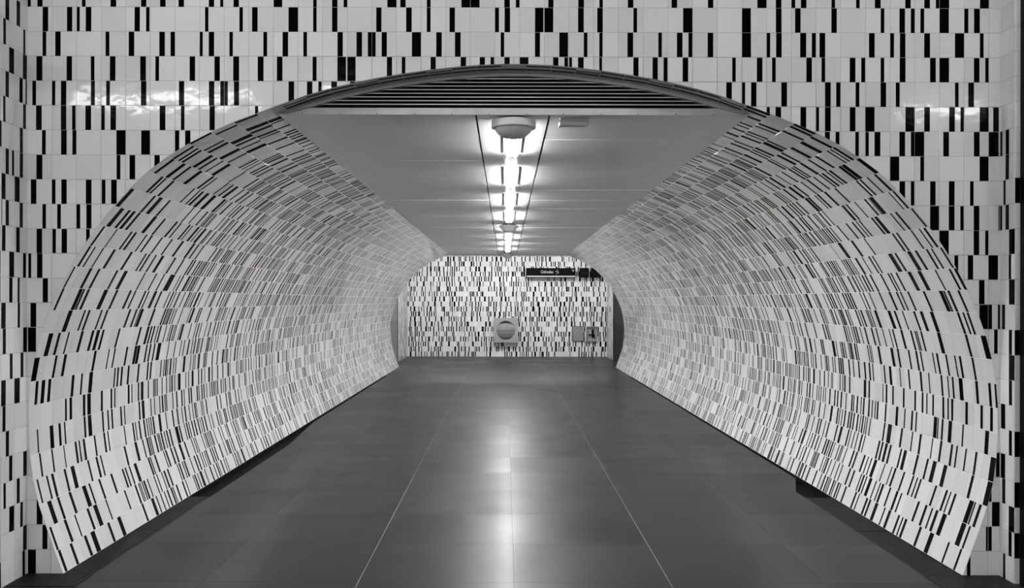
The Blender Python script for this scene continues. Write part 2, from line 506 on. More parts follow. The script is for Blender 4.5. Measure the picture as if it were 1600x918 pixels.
# stripes of the nearest tiles of the passage, read along the lower joint of every row (8 units per pixel)
LCOR = [96.5,84,70.9,59.4,50,45.8,44.3,43.6,47.3,53.4,63,73,87.5,103.8,123,147.5,171.9,199,227,259.5,297,331,365,400.6]
RCOR = [1502.6,1515,1528,1541,1550,1556,1558,1559,1556,1549,1538,1523,1506.8,1487,1467.5,1446,1421.6,1398,1370.6,1341,1310,1275,1240,1205]
TL = {0:(40,'480-510 625-655 800-830 880-930 1088-1115 1210-1250 1537-1553'), 1:(40,'375-400 555-585 682-698 835-862 915-960 1065-1080 1295-1315 1425-1445 1468-1480 1486-1497 1527-1547'),
 2:(40,'340-395 460-488 605-635 770-815 850-870 972-995 1120-1143 1260-1280 1297-1313 1345-1362 1408-1440 1528-1543'),
 3:(40,'190-210 308-330 370-400 525-550 610-655 820-838 920-945 975-992 1268-1290 1400-1430 1495-1510 1570-1587'),
 4:(40,'185-208 337-357 488-505 627-655 677-695 730-758 865-888 985-1008 1035-1050 1240-1253 1345-1365 1378-1392 1423-1442 1518-1535'),
 5:(40,'143-160 303-350 413-442 482-500 728-752 780-825 955-975 1022-1040 1070-1090 1183-1203 1230-1243 1412-1432 1452-1485 1585-1600'),
 6:(40,'487-510 543-575 712-742 765-810 935-960 1055-1077 1103-1118 1272-1295 1318-1330 1398-1415 1435-1468 1567-1585'),
 7:(40,'95-130 170-215 253-290 548-580 665-687 768-815 1083-1100 1122-1143 1168-1192 1252-1275 1378-1400 1497-1517 1570-1585'),
 8:(40,'57-120 317-350 430-465 810-840 990-1005 1063-1080 1215-1238 1322-1355 1358-1392 1458-1475 1497-1515'),
 9:(40,'207-262 327-360 452-472 617-650 753-785 817-857 887-915 1093-1117 1362-1385 1457-1487 1533-1550'),
 10:(40,'430-483 627-650 683-710 847-865 913-937 1203-1228 1288-1310 1338-1350 1354-1390 1515-1540 1577-1590'),
 11:(60,'143-170 360-408 412-437 467-500 682-732 833-862 1008-1035 1075-1095 1202-1225 1248-1265 1330-1365 1407-1430 1523-1540'),
 12:(60,'258-278 465-500 575-605 808-835 913-957 1173-1190 1320-1337 1423-1440 1457-1472 1495-1520'),
 13:(60,'417-447 483-505 595-613 737-770 960-990 1152-1172 1197-1220 1282-1302 1365-1400 1533-1560'),
 14:(100,'250-278 428-447 613-637 665-693 815-833 880-905 1015-1035 1145-1165 1283-1312 1433-1460 1497-1515 1570-1585'),
 15:(100,'468-518 572-605 632-670 705-735 908-950 1040-1065 1197-1222 1257-1275 1368-1390 1410-1422 1482-1512 1548-1565'),
 16:(100,'583-630 890-918 963-1008 1088-1112 1410-1425 1540-1555'),
 17:(180,'332-362 385-402 480-508 762-778 833-850 872-895 933-968 1020-1060 1160-1188'),
 18:(180,'437-468 582-620 670-700 803-843 978-1000 1025-1040 1182-1197 1213-1222 1240-1262 1293-1325 1388-1402 1455-1472 1535-1555'),
 19:(180,'690-715 753-775 795-822 933-970 1005-1032 1090-1105 1168-1205 1388-1400 1508-1522'),
 20:(260,'295-318 468-490 515-545 665-700 768-785 890-910 937-950'),
 21:(260,'612-632 798-840 862-885 930-945 992-1030 1195-1207 1220-1232 1243-1262 1297-1315 1372-1390'),
 22:(260,'848-870 978-1015 1040-1065 1117-1140 1157-1168 1253-1275 1358-1372 1485-1500'),
 23:(260,'1253-1285 1297-1310 1378-1395 1455-1470 1485-1500 1520-1535')}
TR = {0:(1360,'1018-1042 870-890 650-697 520-548 342-368 307-322 257-280 143-170 88-103 37-60'),
 1:(1360,'1123-1145 1035-1090 803-850 717-748 665-683 588-615 495-520 288-305 233-258 150-168 50-83'),
 2:(1360,'1255-1287 1193-1215 1137-1190 950-975 897-912 845-870 715-738 530-550 490-505 438-458 327-347 217-240 178-190 93-105 10-30'),
 3:(1360,'1390-1450 1190-1222 848-893 715-760 640-663 515-540 358-393 315-335 183-207 130-158 80-97'),
 4:(1360,'1457-1520 1265-1292 1142-1162 1030-1050 965-992 832-857 730-745 577-603 482-497 345-370 185-232 133-153 20-35'),
 5:(1360,'1410-1465 1135-1152 960-1005 873-897 825-840 777-820 552-570 497-520 410-425 305-335 170-190 92-110'),
 6:(1360,'1490-1525 1368-1400 1180-1212 1003-1030 957-975 893-918 762-788 692-708 635-657 543-565 400-422 267-287 185-207 147-158 107-120'),
 7:(1360,'1570-1592 1492-1525 1330-1363 1122-1170 1035-1058 978-993 893-918 740-755 633-655 485-505 378-390 247-278 180-198 138-150 100-118'),
 8:(1360,'1308-1335 1150-1177 1090-1108 977-995 863-888 812-828 658-677 600-625 507-523 368-392 285-320 122-150 33-47'),
 9:(1360,'1447-1508 1247-1278 893-937 683-705 630-645 610-625 553-577 430-458 325-345 282-295 198-210 115-130 37-47'),
 10:(1360,'1285-1313 1232-1255 1160-1190 817-862 690-728 607-632 463-480 360-385 280-320 95-143 55-72'),
 11:(1340,'1335-1363 1205-1237 1150-1172 1097-1145 893-920 697-720 603-622 553-575 460-485 330-350 203-217 130-147 90-102'),
 12:(1340,'1303-1332 1237-1265 1060-1080 840-887 713-757 560-583 495-513 458-478 362-382 228-250 155-185'),
 13:(1340,'1133-1157 1015-1038 950-977 810-842 712-760 553-578 470-520 263-280 217-237 135-148 45-72'),
 14:(1300,'1262-1295 1205-1225 1100-1120 913-937 860-885 500-513 335-363 165-205 57-72'),
 15:(1300,'1133-1157 930-957 865-882 660-702 617-642 463-480 423-437 372-392 293-313 175-193 60-75'),
 16:(1300,'908-935 857-872 603-655 590-600 540-562 418-432 305-325 250-283 0-25'),
 17:(1220,'1350-1380 1253-1270 1160-1183 1112-1135 835-855 697-722 605-628 573-585 485-510 447-480 345-357'),
 18:(1220,'1160-1210 960-1007 920-955 795-820 758-772 700-725 665-682 585-605 497-522 425-440 325-345 260-290 190-210 160-178'),
 19:(1220,'882-912 843-858 800-818 645-670 550-572 445-475 360-378 330-345 290-310 203-220 115-133'),
 20:(1220,'625-655 487-530 357-390 235-258 175-205 85-100'),
 21:(1140,'1050-1080 1005-1035 910-935 700-718 645-685 540-565 505-520 470-487 390-415 325-345'),
 22:(1140,'615-640 575-590 465-485 433-447 380-402 290-305 240-258 155-172 115-130'),
 23:(1140,'495-518 455-478 385-407 283-300 248-262 190-207 110-130 55-70')}
def read_row(side, i):
    ox, txt = (TL if side < 0 else TR)[i]
    c = (LCOR if side < 0 else RCOR)[i]
    out = []
    for a, b_ in iv(txt):
        ya, yb = sorted(D1*((c-VX)/(ox+q/8-VX)-1) for q in (a, b_))
        if yb > 0.004: out.append((max(ya, 0), yb))
    return sorted(out)
def lining(side, seed):
    mb = MB(); r_ = random.Random(seed)
    for i in range(len(PROF)-1):
        (u0, z0), (u1, z1) = PROF[i], PROF[i+1]
        full = i < 24
        V = Vector((side*(u1-u0), 0, z1-z0)); Lv = V.length; V.normalize()
        Nn = Vector((-side*V.z*1.0, 0, side*V.x)) 
        Nn = Vector((-V.z*side, 0, V.x*side))
        o = (CX+side*u0, D1, z0)
        fr = (o, (0,1,0), tuple(V), tuple(Nn))
        known = read_row(side, i) if full else []
        kmax = known[-1][1] if known else 0
        for k in range(NC if full else 1):
            a, c = k*TW, (k+1)*TW
            st = rand_stripes(r_, a, c, 0, 1.0, TUNP)
            if c <= kmax+0.02:
                st = [(max(p, a), min(q, c)) for p, q in known if min(q, c)-max(p, a) > 0.005]
            if not full: st = [(0.028, 0.060), (0.108, 0.140)] if (i*7+3*side) % 3 else [(0.06, 0.08), (0.108, 0.140)]
            add_tile(mb, fr, a, c, 0, Lv, st, r_, GV=0.0014)
        L_ = (NC if full else 1)*TW
        P = lambda y, q: (o[0]+V.x*q, D1+y, o[2]+V.z*q)
        mb.face([P(0,0),P(L_,0),P(L_,Lv),P(0,Lv)], 2)
    if side == 1:   # crown tile
        fr = ((CX-PROF[-1][0], D1, TOPZ), (0,1,0), (1,0,0), (0,0,-1))
        add_tile(mb, fr, 0, TW, 0, 2*PROF[-1][0], [(0.108, 0.14)], r_)
    # lip that closes the open bottom edge
    u0 = PROF[0][0]
    mb.face([(CX+side*u0,D1,0),(CX+side*u0,Y2,0),(CX+side*u0,Y2,-0.08),(CX+side*u0,D1,-0.08)], 3)
    return mb
TM4 = [M['white'], M['black'], M['grout2'], M['gutter']]
struct(lining(-1, 21).build('wall_passage_left', TM4, fix=False, shade=True))
struct(lining(1, 22).build('wall_passage_right', TM4, fix=False, shade=True))

# vault above the panel ceiling (dark plenum)
v = MB()
pv = [(CX-u-0.0, z) for u, z in PROF[22:]] + [(CX+u, z) for u, z in reversed(PROF[22:])]
for (x0, z0), (x1, z1) in zip(pv, pv[1:]):
    v.face([(x0,D1+TW,z0+0.002),(x1,D1+TW,z1+0.002),(x1,Y2,z1+0.002),(x0,Y2,z0+0.002)])
struct(v.build('ceiling', M['dark'], fix=False))

# ------------------------------------------------------------------ panel ceiling
rC = random.Random(9)
cp = MB()
YC0 = D1*1.03
joints = [YC0] + [D1*(1.19+0.178*k) for k in range(0, 17) if 1.19+0.178*k < REND-0.03] + [Y2]
HWc = half_width(zc)-0.012
SL, SR = -0.178, 0.258          # slots either side of the light strip
for j, (a, c) in enumerate(zip(joints, joints[1:])):
    for x0, x1 in ((CX-HWc, SL-0.005), (SR+0.005, CX+HWc)):
        t1, t2 = rC.gauss(0, 0.0012), rC.gauss(0, 0.0012)
        ya, yb = a+0.003, c-0.003
        cp.face([(x0,ya,zc+t1),(x0,yb,zc+t2),(x1,yb,zc+t2),(x1,ya,zc+t1)])
        cp.face([(x0,ya,zc+t1),(x1,ya,zc+t1),(x1,ya,zc+0.02),(x0,ya,zc+0.02)])
        cp.face([(x0,yb,zc+t2),(x0,yb,zc+0.02),(x1,yb,zc+0.02),(x1,yb,zc+t2)])
        xs = x1 if x0 < 0 else x0
        cp.face([(xs,ya,zc+t1),(xs,yb,zc+t2),(xs,yb,zc+0.02),(xs,ya,zc+0.02)])
# centre strip: long panels with short filler pieces
LAMP0, LSTEP, LLEN = 1.07, 0.3585, 0.222
ys = [YC0]
for k in range(9):
    r0 = LAMP0+LSTEP*k
    ys += [D1*(r0+LLEN+0.066), D1*(r0+LSTEP+0.004)]
ys = [y for y in ys if y < Y2-0.05]+[Y2]
ys.insert(1, D1*1.055)
for a, c in zip(ys, ys[1:]):
    t = rC.gauss(0, 0.0006)
    cp.box(SL+0.006, SR-0.006, a+0.0015, c-0.0015, zc+0.001+t, zc+0.02)
# backing above the joints
cp.face([(CX-HWc-0.02,YC0,zc+0.022),(CX+HWc+0.02,YC0,zc+0.022),(CX+HWc+0.02,Y2,zc+0.022),(CX-HWc-0.02,Y2,zc+0.022)], 1)
struct(cp.build('ceiling', [M['ceil'], M['dark']], fix=False))
# white edge board along the front of the ceiling
fb = MB()
hw1 = half_width(zc+0.018)+0.01
fb.box(CX-hw1, CX+hw1, YC0-0.012, YC0, zc-0.003, zc+0.036)
for q in range(0, 12):
    xx = CX-hw1+0.12+q*(2*hw1-0.2)/11.5
    fb.lathe([(0.003, 0), (0.003, -0.0015)], (xx, YC0-0.012, zc+0.001), 'Y', 8, 1)
struct(fb.build('trim_1', [M['fascia'], M['dark']]))
# end of the ceiling towards the cross corridor
eb = MB(); eb.box(CX-HWc, CX+HWc, Y2-0.01, Y2, zc-0.002, zc+0.03)
struct(eb.build('trim_2', M['fascia']))

# ventilation grille in the crown
YG = D1+TW
g = thing('ventilation_grille', (CX, YG, zc+0.04), 'segmental black ventilation grille with thin pale slats above the passage ceiling', 'grille')
rim = MB()
RT = 0.036
zr = zc+0.006
UP = [(half_width(zr), zr)] + [p for p in PROF if p[1] > zr]
outer = [(s*u, z) for s, seq in ((-1, UP), (1, UP[::-1])) for u, z in seq]
inner = []
for i, (x, z) in enumerate(outer):
    a = outer[max(i-1, 0)]; c = outer[min(i+1, len(outer)-1)]
    d = Vector((c[0]-a[0], c[1]-a[1])).normalized(); nn = Vector((d.y, -d.x))
    inner.append((x+nn.x*RT, max(z+nn.y*RT, zr)))
for i in range(len(outer)-1):
    o0, o1, i0, i1 = outer[i], outer[i+1], inner[i], inner[i+1]
    Y0, Y1_ = YG-0.002, YG+0.05
    f = lambda p, y: (CX+p[0], y, p[1])
    rim.face([f(o0,Y0),f(o1,Y0),f(i1,Y0),f(i0,Y0)])
    rim.face([f(i0,Y0),f(i1,Y0),f(i1,Y1_),f(i0,Y1_)])
    rim.face([f(o0,Y1_),f(i0,Y1_),f(i1,Y1_),f(o1,Y1_)])
    rim.face([f(o0,Y0),f(o0,Y1_),f(o1,Y1_),f(o1,Y0)])
rim.build('frame', M['concrete'], g)
zi = max(p[1] for p in inner)
zs = [zc+0.036+0.0215*k for k in range(1, 12)]
for z in zs:
    if z > zi-0.006: break
    # half width of the opening at this height
    cand = [abs(a[0])+(abs(c[0])-abs(a[0]))*(z-a[1])/(c[1]-a[1]) for a, c in zip(inner, inner[1:]) if a[1] <= z < c[1] or c[1] <= z < a[1]]
    w = min(cand) if cand else 0.1
    sl = MB()
    # slanted blade with a thin pale nose
    x0, x1 = CX-w-0.02, CX+w+0.02
    ya, yb = YG+0.012, YG+0.048
    nose = [(x0,ya,z-0.0035),(x1,ya,z-0.0035),(x1,ya,z+0.0025),(x0,ya,z+0.0025)]
    tail = [(x0,yb,z+0.010),(x1,yb,z+0.010),(x1,yb,z+0.0115),(x0,yb,z+0.0115)]
    sl.face(nose, 0); sl.face(tail[::-1], 1)
    sl.face([nose[0],tail[0],tail[1],nose[1]], 1); sl.face([nose[3],nose[2],tail[2],tail[3]], 1)
    sl.face([nose[0],nose[3],tail[3],tail[0]], 1); sl.face([nose[1],tail[1],tail[2],nose[2]], 1)
    sl.build('slat', [M['slat'], M['dark']], g)
bk = MB(); zb0 = zc+0.025
bk.face([(CX+p[0]*1.0, YG+0.055, p[1]) for p in inner]+[(CX+1.40, YG+0.055, zb0), (CX-1.40, YG+0.055, zb0)])
bk.build('backing', M['dark'], g, fix=False)

# ------------------------------------------------------------------ floor with side gutters
GL, GR = -2.345, 2.387
WLb, WRb = CX-PROF[0][0], CX+PROF[0][0]
Y5 = D1*4.93
CLX, CRX = -2.75, 2.84
HX = 6.0
HXL = 9.0
fl = MB()
def frect(x0, x1, y0, y1): fl.face([(x0,y0,0),(x1,y0,0),(x1,y1,0),(x0,y1,0)])
frect(-HXL, HX, -6, D1); frect(GL, GR, D1, Y2)
RG = 1.40
frect(WLb+0.055, GL, D1*2.25, D1*3.63); frect(WLb-0.02, GL, D1*3.63, Y2)
fl.face([(GL,D1*1.9,0),(GL,D1*2.25,0),(WLb+0.055,D1*2.25,0)])
frect(GR, WRb-0.045, D1*1.55, D1*3.63); frect(GR, WRb+0.02, D1*3.63, Y2)
fl.face([(GR,D1*1.44,0),(WRb-0.045,D1*1.55,0),(GR,D1*1.55,0)])
frect(CLX, CRX, Y2, Y5)
struct(fl.build('floor', M['floor'], fix=False))
gt = MB()
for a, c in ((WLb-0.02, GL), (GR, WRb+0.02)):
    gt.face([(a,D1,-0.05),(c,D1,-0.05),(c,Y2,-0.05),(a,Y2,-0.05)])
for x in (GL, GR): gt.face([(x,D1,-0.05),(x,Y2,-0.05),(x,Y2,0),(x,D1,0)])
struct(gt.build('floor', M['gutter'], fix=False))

def grate(x0, x1, y0, y1, label, z=-0.004, group=None):
    t = thing('drain_grate', ((x0+x1)/2, (y0+y1)/2, z), label, 'drain grate', group)
    fr_ = MB(); e = 0.004
    fr_.box(x0, x0+e, y0, y1, z-0.012, z+0.0005); fr_.box(x1-e, x1, y0, y1, z-0.012, z+0.0005)
    fr_.box(x0+e, x1-e, y0, y0+e, z-0.012, z+0.0005); fr_.box(x0+e, x1-e, y1-e, y1, z-0.012, z+0.0005)
    fr_.build('frame', M['grate'], t)
    rb = MB()
    rb.box(x0+e, x1-e, y0+e, y1-e, z-0.012, z-0.006)
    n = int((x1-x0-2*e)/0.0155)
    for k in range(n):
        xa = x0+e+(k+0.25)*(x1-x0-2*e)/n
        rb.box(xa, xa+0.0085, y0+e, y1-e, z-0.006, z)
    rb.build('ribs', M['grate'], t)
    return t
grate(WLb+0.004, GL-0.004, D1+0.01, D1*1.195, 'ribbed dark drain cover at foot of left curved wall, nearest the camera')
grate(WLb+0.004, GL-0.004, D1*1.197, D1*RG, 'ribbed dark drain cover at foot of left curved wall, beyond the nearest one')
grate(GR+0.004, WRb-0.004, D1+0.01, D1*1.195, 'ribbed dark drain cover at foot of right curved wall, nearest the camera')
grate(GR+0.004, WRb-0.004, D1*1.197, D1*RG, 'ribbed dark drain cover at foot of right curved wall, beyond the nearest one')
# cover plates lying in the hall floor at the wall corners
grate(LX+0.006, -2.345, D1*0.955, D1-0.006, 'dark floor channel cover across the left corner in front of the tiled pier', z=0.004)
grate(2.387, RX-0.006, D1*0.955, D1-0.006, 'dark floor channel cover across the right corner in front of the tiled pier', z=0.004)

# flush inspection cover in the slabs
hy0, hy1 = D1*2.505, D1*2.604
t = thing('floor_hatch', (-2.055, (hy0+hy1)/2, 0), 'flush rectangular inspection cover with a dark outline in the floor near the left wall', 'floor hatch')
q = MB(); e = 0.012
q.box(-2.30, -2.30+e, hy0, hy1, 0, 0.0012); q.box(-1.81-e, -1.81, hy0, hy1, 0, 0.0012); q.box(-2.30+e, -1.81-e, hy0, hy0+e, 0, 0.0012); q.box(-2.30+e, -1.81-e, hy1-e, hy1, 0, 0.0012)
q.build('frame', M['grate'], t)
q = MB(); q.box(-2.30+e, -1.81-e, hy0+e, hy1-e, 0, 0.0010); q.build('lid', M['floor'], t)

# ------------------------------------------------------------------ cross corridor behind the passage
bw = MB(); r_ = random.Random(31)
frB = ((0, Y5, 0), (1,0,0), (0,0,1), (0,-1,0))
for rr in range(-2, 24):
    z0, z1 = row_z(rr)
    x = CLX
    while x < CRX-0.01:
        x1 = min(x+T, CRX)
        add_tile(bw, frB, x, x1, z0, z1, rand_stripes(r_, x, x1, 0, 1, FARP), r_)
        x = x1
zt5 = 26*T
bw.face([(CLX,Y5,0),(CRX,Y5,0),(CRX,Y5,zt5),(CLX,Y5,zt5)], 2)
struct(bw.build('wall_back', TM, fix=False, shade=True))
rsto = lambda rr, a, c, q: rand_stripes(q, a, c, 0, 1.3)
DL0, DL1 = D1*4.20, D1*4.47
DR0, DR1 = D1*4.22, D1*4.62
sl_ = side_wall('x', CLX, DL1, Y5, 1, rsto, range(-2, 24), seed=41)
top = side_wall('x', CLX, Y2, DL1, 1, rsto, range(-2, 9), seed=42)
for q in (top,):
    n0 = len(sl_.v); sl_.v += q.v; sl_.f += [tuple(i+n0 for i in f_) for f_ in q.f]; sl_.m += q.m; sl_.s += q.s
struct(sl_.build('wall_corridor_left', TM, fix=False, shade=True))
sr_ = side_wall('x', CRX, DR1, Y5, -1, rsto, range(-2, 24), seed=43)
q = side_wall('x', CRX, Y2, DR1, -1, rsto, range(-2, 9), seed=44)
n0 = len(sr_.v); sr_.v += q.v; sr_.f += [tuple(i+n0 for i in f_) for f_ in q.f]; sr_.m += q.m; sr_.s += q.s
struct(sr_.build('wall_corridor_right', TM, fix=False, shade=True))

# plaster face of the passage mouth on the corridor side
pm = MB()
for side, xe in ((-1, CLX), (1, CRX)):
    for (u0, z0), (u1, z1) in zip(PROF[:23], PROF[1:24]):
        pm.face([(xe,Y2,z0),(CX+side*u0,Y2,z0),(CX+side*u1,Y2,z1),(xe,Y2,z1)])
    pm.face([(xe,Y2,PROF[23][1]),(CX,Y2,PROF[23][1]),(CX,Y2,zt5),(xe,Y2,zt5)])
struct(pm.build('wall_corridor_front', M['hallwall'], fix=False))
cc = MB(); cc.box(CLX-0.1, CRX+0.1, Y2-0.0, Y5+0.1, zt5, zt5+0.1)
struct(cc.build('ceiling', M['ceil']))

# corridor doors
def door(n, X, y0, y1, sgn, mat, handle_y):
    d = MB(); d.box(min(X, X-sgn*0.05), max(X, X-sgn*0.05), y0+0.05, y1-0.05, 0.0, 2.04)
    o = struct(d.build('door_%d' % n, mat, bevel=0.002))
    fr_ = MB()
    xa, xb = sorted((X-sgn*0.05, X+sgn*0.012))
    fr_.box(xa, xb, y0, y0+0.05, 0, 2.107); fr_.box(xa, xb, y1-0.05, y1, 0, 2.107); fr_.box(xa, xb, y0+0.05, y1-0.05, 2.04, 2.107)
    fr_.build('door_frame', M['dkmetal'], o)
    h = MB()
    xa, xb = sorted((X, X+sgn*0.05))
    h.lathe([(0.025, 0), (0.025, sgn*0.008)], (X, handle_y, 1.05), 'X', 20)
    h.lathe([(0.009, 0), (0.009, sgn*0.05)], (X, handle_y, 1.05), 'X', 12)
    h.lathe([(0.009, -0.01), (0.010, 0.06), (0.009, 0.12)], (X+sgn*0.05, handle_y, 1.05), 'Y', 12)
    h.build('door_handle', M['chrome'], o, smooth=True)
    for zz in (0.3, 1.05, 1.8):
        hg = MB(); hg.lathe([(0.009, -0.05), (0.009, 0.05)], (X+sgn*0.012, y0+0.052 if handle_y > (y0+y1)/2 else y1-0.052, zz), 'Z', 10)
        hg.build('hinge', M['dkmetal'], o, smooth=True)
    return o
door(1, CLX, DL0, DL1, 1, M['door'], DL0+0.75)
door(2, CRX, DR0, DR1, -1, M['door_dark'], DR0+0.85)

def bpx(x, y): return ((x-VX)*4.93/K, EYE+(VY-y)*4.93/K)

# square wall unit with the round recess
xa, za = bpx(771.5, 534.8); xb, zb = bpx(809.5, 496.2)
u = thing('wall_unit', ((xa+xb)/2, Y5, za), 'square grey metal wall unit with a round opening on the far tiled wall', 'wall unit')
uc = ((xa+xb)/2, (za+zb)/2); hwU = (xb-xa)/2; R0 = hwU*0.77
ub = MB(); seg = 64; yf = Y5-0.16
ring = [(uc[0]+R0*math.cos(2*math.pi*k/seg), uc[1]+R0*math.sin(2*math.pi*k/seg)) for k in range(seg)]
def sq(a):
    c, s = math.cos(a), math.sin(a); k = hwU/max(abs(c), abs(s)); return (uc[0]+c*k, uc[1]+s*k)
outr = [sq(2*math.pi*k/seg) for k in range(seg)]
for k in range(seg):
    a, c = outr[k], outr[(k+1) % seg]; i0, i1 = ring[k], ring[(k+1) % seg]
    ub.face([(a[0],yf,a[1]),(c[0],yf,c[1]),(i1[0],yf,i1[1]),(i0[0],yf,i0[1])])
    ub.face([(a[0],yf,a[1]),(a[0],Y5-0.004,a[1]),(c[0],Y5-0.004,c[1]),(c[0],yf,c[1])])
ub.build('casing', M['steel'], u, fix=False)
bb = MB()
for k in range(seg):
    i0, i1 = ring[k], ring[(k+1) % seg]
    bb.face([(i0[0],yf,i0[1]),(i1[0],yf,i1[1]),(i1[0],yf+0.15,i1[1]),(i0[0],yf+0.15,i0[1])])
bb.build('recess', M['dkmetal'], u, fix=False)
bb = MB()
ang = [math.pi*(k/24-0.5) for k in range(25)]
dp = [(yf+0.008+0.14*(1-math.cos(t)), uc[1]+R0*0.98*math.sin(t)) for t in ang]
for (ya_, z_), (yb_, w_) in zip(dp, dp[1:]):
    bb.face([(uc[0]-R0*0.99,ya_,z_),(uc[0]+R0*0.99,ya_,z_),(uc[0]+R0*0.99,yb_,w_),(uc[0]-R0*0.99,yb_,w_)])
bb.build('drum', M['steel2'], u, smooth=True)
bar = MB(); bar.box(uc[0]-R0, uc[0]+R0, yf+0.002, yf+0.012, uc[1]-0.008, uc[1]+0.004)
bar.build('crossbar', M['dkmetal'], u)

# hydrant cupboards
xa, za = bpx(893.5, 532.5); xb, zb = bpx(912, 509)
c1 = thing('service_hatch', ((xa+xb)/2, Y5, za), 'closed grey metal hatch on the far wall, left of the open tap niche', 'hatch')
q = MB(); q.box(xa, xb, Y5-0.03, Y5-0.004, za, zb); q.build('frame', M['dkmetal'], c1)
q = MB(); q.box(xa+0.025, xb-0.004, Y5-0.045, Y5-0.03, za+0.012, zb-0.012); q.build('door', M['steel2'], c1, bevel=0.003)
q = MB(); q.lathe([(0.012, 0), (0.010, -0.012)], (xb-0.045, Y5-0.045, (za+zb)/2-0.01), 'Y', 16); q.build('lock', M['dark'], c1)
for zz in (za+0.07, zb-0.07):
    q = MB(); q.lathe([(0.008, -0.03), (0.008, 0.03)], (xa+0.020, Y5-0.04, zz), 'Z', 10); q.build('hinge', M['dkmetal'], c1)
xa, za = bpx(916, 533); xb, zb = bpx(932.5, 509.2)
c2 = thing('tap_box', ((xa+xb)/2, Y5, za), 'open grey metal box holding a dark water tap on the far wall', 'tap box')
q = MB(); e = 0.022; yo = Y5-0.07
q.box(xa, xa+e, yo, Y5-0.004, za, zb); q.box(xb-e, xb, yo, Y5-0.004, za, zb); q.box(xa+e, xb-e, yo, Y5-0.004, za, za+e); q.box(xa+e, xb-e, yo, Y5-0.004, zb-e, zb)
q.build('casing', M['steel2'], c2)
q = MB(); q.box(xa+e, xb-e, Y5-0.012, Y5-0.004, za+e, zb-e); q.build('back_plate', M['steel'], c2)
vx, vz = (xa+xb)/2+0.03, (za+zb)/2
q = MB()
q.lathe([(0.022, -0.11), (0.022, 0.02), (0.032, 0.02), (0.032, 0.07), (0.018, 0.07), (0.018, 0.10)], (vx, Y5-0.045, vz), 'Z', 20)
q.lathe([(0.016, -0.12), (0.016, 0.05)], (vx, Y5-0.045, vz-0.02), 'X', 16)
q.build('valve', M['bkmetal'], c2, smooth=True)
q = MB(); q.lathe([(0.035, 0.0), (0.045, 0.008), (0.045, 0.016), (0.035, 0.024)], (vx, Y5-0.045, vz+0.10), 'Z', 24); q.build('handwheel', M['bkmetal'], c2, smooth=True)
q = MB(); q.lathe([(0.014, 0.0), (0.016, -0.09)], (vx+0.05, Y5-0.045, vz-0.02), 'Z', 14); q.build('spout', M['bkmetal'], c2, smooth=True)

# ------------------------------------------------------------------ signs
def text_obj(txt, size, loc, parent, mat, depth=0.001):
    cu = bpy.data.curves.new('t', 'FONT'); cu.body = txt; cu.size = size; cu.align_x = 'LEFT'; cu.extrude = depth
    to = bpy.data.objects.new('t', cu); COL.objects.link(to)
    dg = bpy.context.evaluated_depsgraph_get(); dg.update()
    me = bpy.data.meshes.new_from_object(to.evaluated_get(dg))
    bpy.data.objects.remove(to)
    me.transform(Matrix.Rotation(math.pi/2, 4, 'X')); me.materials.clear(); me.materials.append(mat)
    o = bpy.data.objects.new('lettering', me); COL.objects.link(o); o.parent = parent
    o.location = Vector(loc)-parent.location
    return o
RS = 4.905
YS = D1*RS
def spx(x, y, r=RS): return ((x-VX)*r/K, EYE+(VY-y)*r/K)
xa, za = spx(822, 433); xb, zb = spx(899, 418.4)
sg = thing('direction_sign', ((xa+xb)/2, YS, za), 'long black sign on the far tiled wall reading Odivelas with a pale lower edge', 'sign')
q = MB(); q.box(xa, xb, YS-0.05, Y5-0.004, za, zb); q.build('panel', M['bkmetal'], sg, bevel=0.003)
q = MB(); q.box(xa+0.01, xb-0.012, YS-0.053, YS-0.0505, za+0.012, za+0.045); q.build('light_strip', M['letter'], sg)
tx, tz = spx(844.5, 426.6)
tw = 19.5*RS/K
t = text_obj('Odivelas', 0.122, (tx, YS-0.053, tz), sg, M['letter'])
t.scale.x = tw/max(t.dimensions.x, 0.01)
# pictogram: escalator-like marks, and the arrow pointing down right
px0, pz0 = spx(868, 427)
q = MB()
for (a, c, w, h) in ((0.0, 0.05, 0.02, 0.02), (0.035, 0.075, 0.018, 0.018), (0.03, 0.035, 0.035, 0.012), (0.055, 0.015, 0.03, 0.012), (0.01, -0.012, 0.03, 0.010), (0.065, 0.05, 0.012, 0.012)):
    q = MB(); q.box(px0+a, px0+a+w, YS-0.053, YS-0.0505, pz0+c, pz0+c+h); q.build('pictogram_mark', M['letter'], sg)
ax, az = spx(895, 422)
q = MB()
def strip2(p, c, w):
    d = Vector((c[0]-p[0], c[1]-p[1])).normalized(); n_ = Vector((-d.y, d.x))*w/2
    yy = YS-0.052
    q.face([(p[0]-n_.x,yy,p[1]-n_.y),(c[0]-n_.x,yy,c[1]-n_.y),(c[0]+n_.x,yy,c[1]+n_.y),(p[0]+n_.x,yy,p[1]+n_.y)])
strip2((ax-0.03, az+0.03), (ax+0.02, az-0.02), 0.01); strip2((ax+0.024, az+0.02), (ax+0.024, az-0.026), 0.01); strip2((ax-0.022, az-0.021), (ax+0.028, az-0.021), 0.01)
q.build('arrow', M['letter'], sg, fix=False)
xa, za = spx(905.6, 433); xb, zb = spx(920, 418)
s2 = thing('square_sign', ((xa+xb)/2, YS, za), 'small square black sign between the long sign and the slanted one', 'sign')
q = MB(); q.box(xa, xb, YS-0.05, Y5-0.004, za, zb); q.build('panel', M['bkmetal'], s2, bevel=0.012)
for i in range(4):
    for j in range(2):
        q = MB(); q.box(xa+0.06+i*0.03, xa+0.072+i*0.03, YS-0.0525, YS-0.0505, za+0.10+j*0.03, za+0.108+j*0.03); q.build('mark', M['dkmetal'], s2)
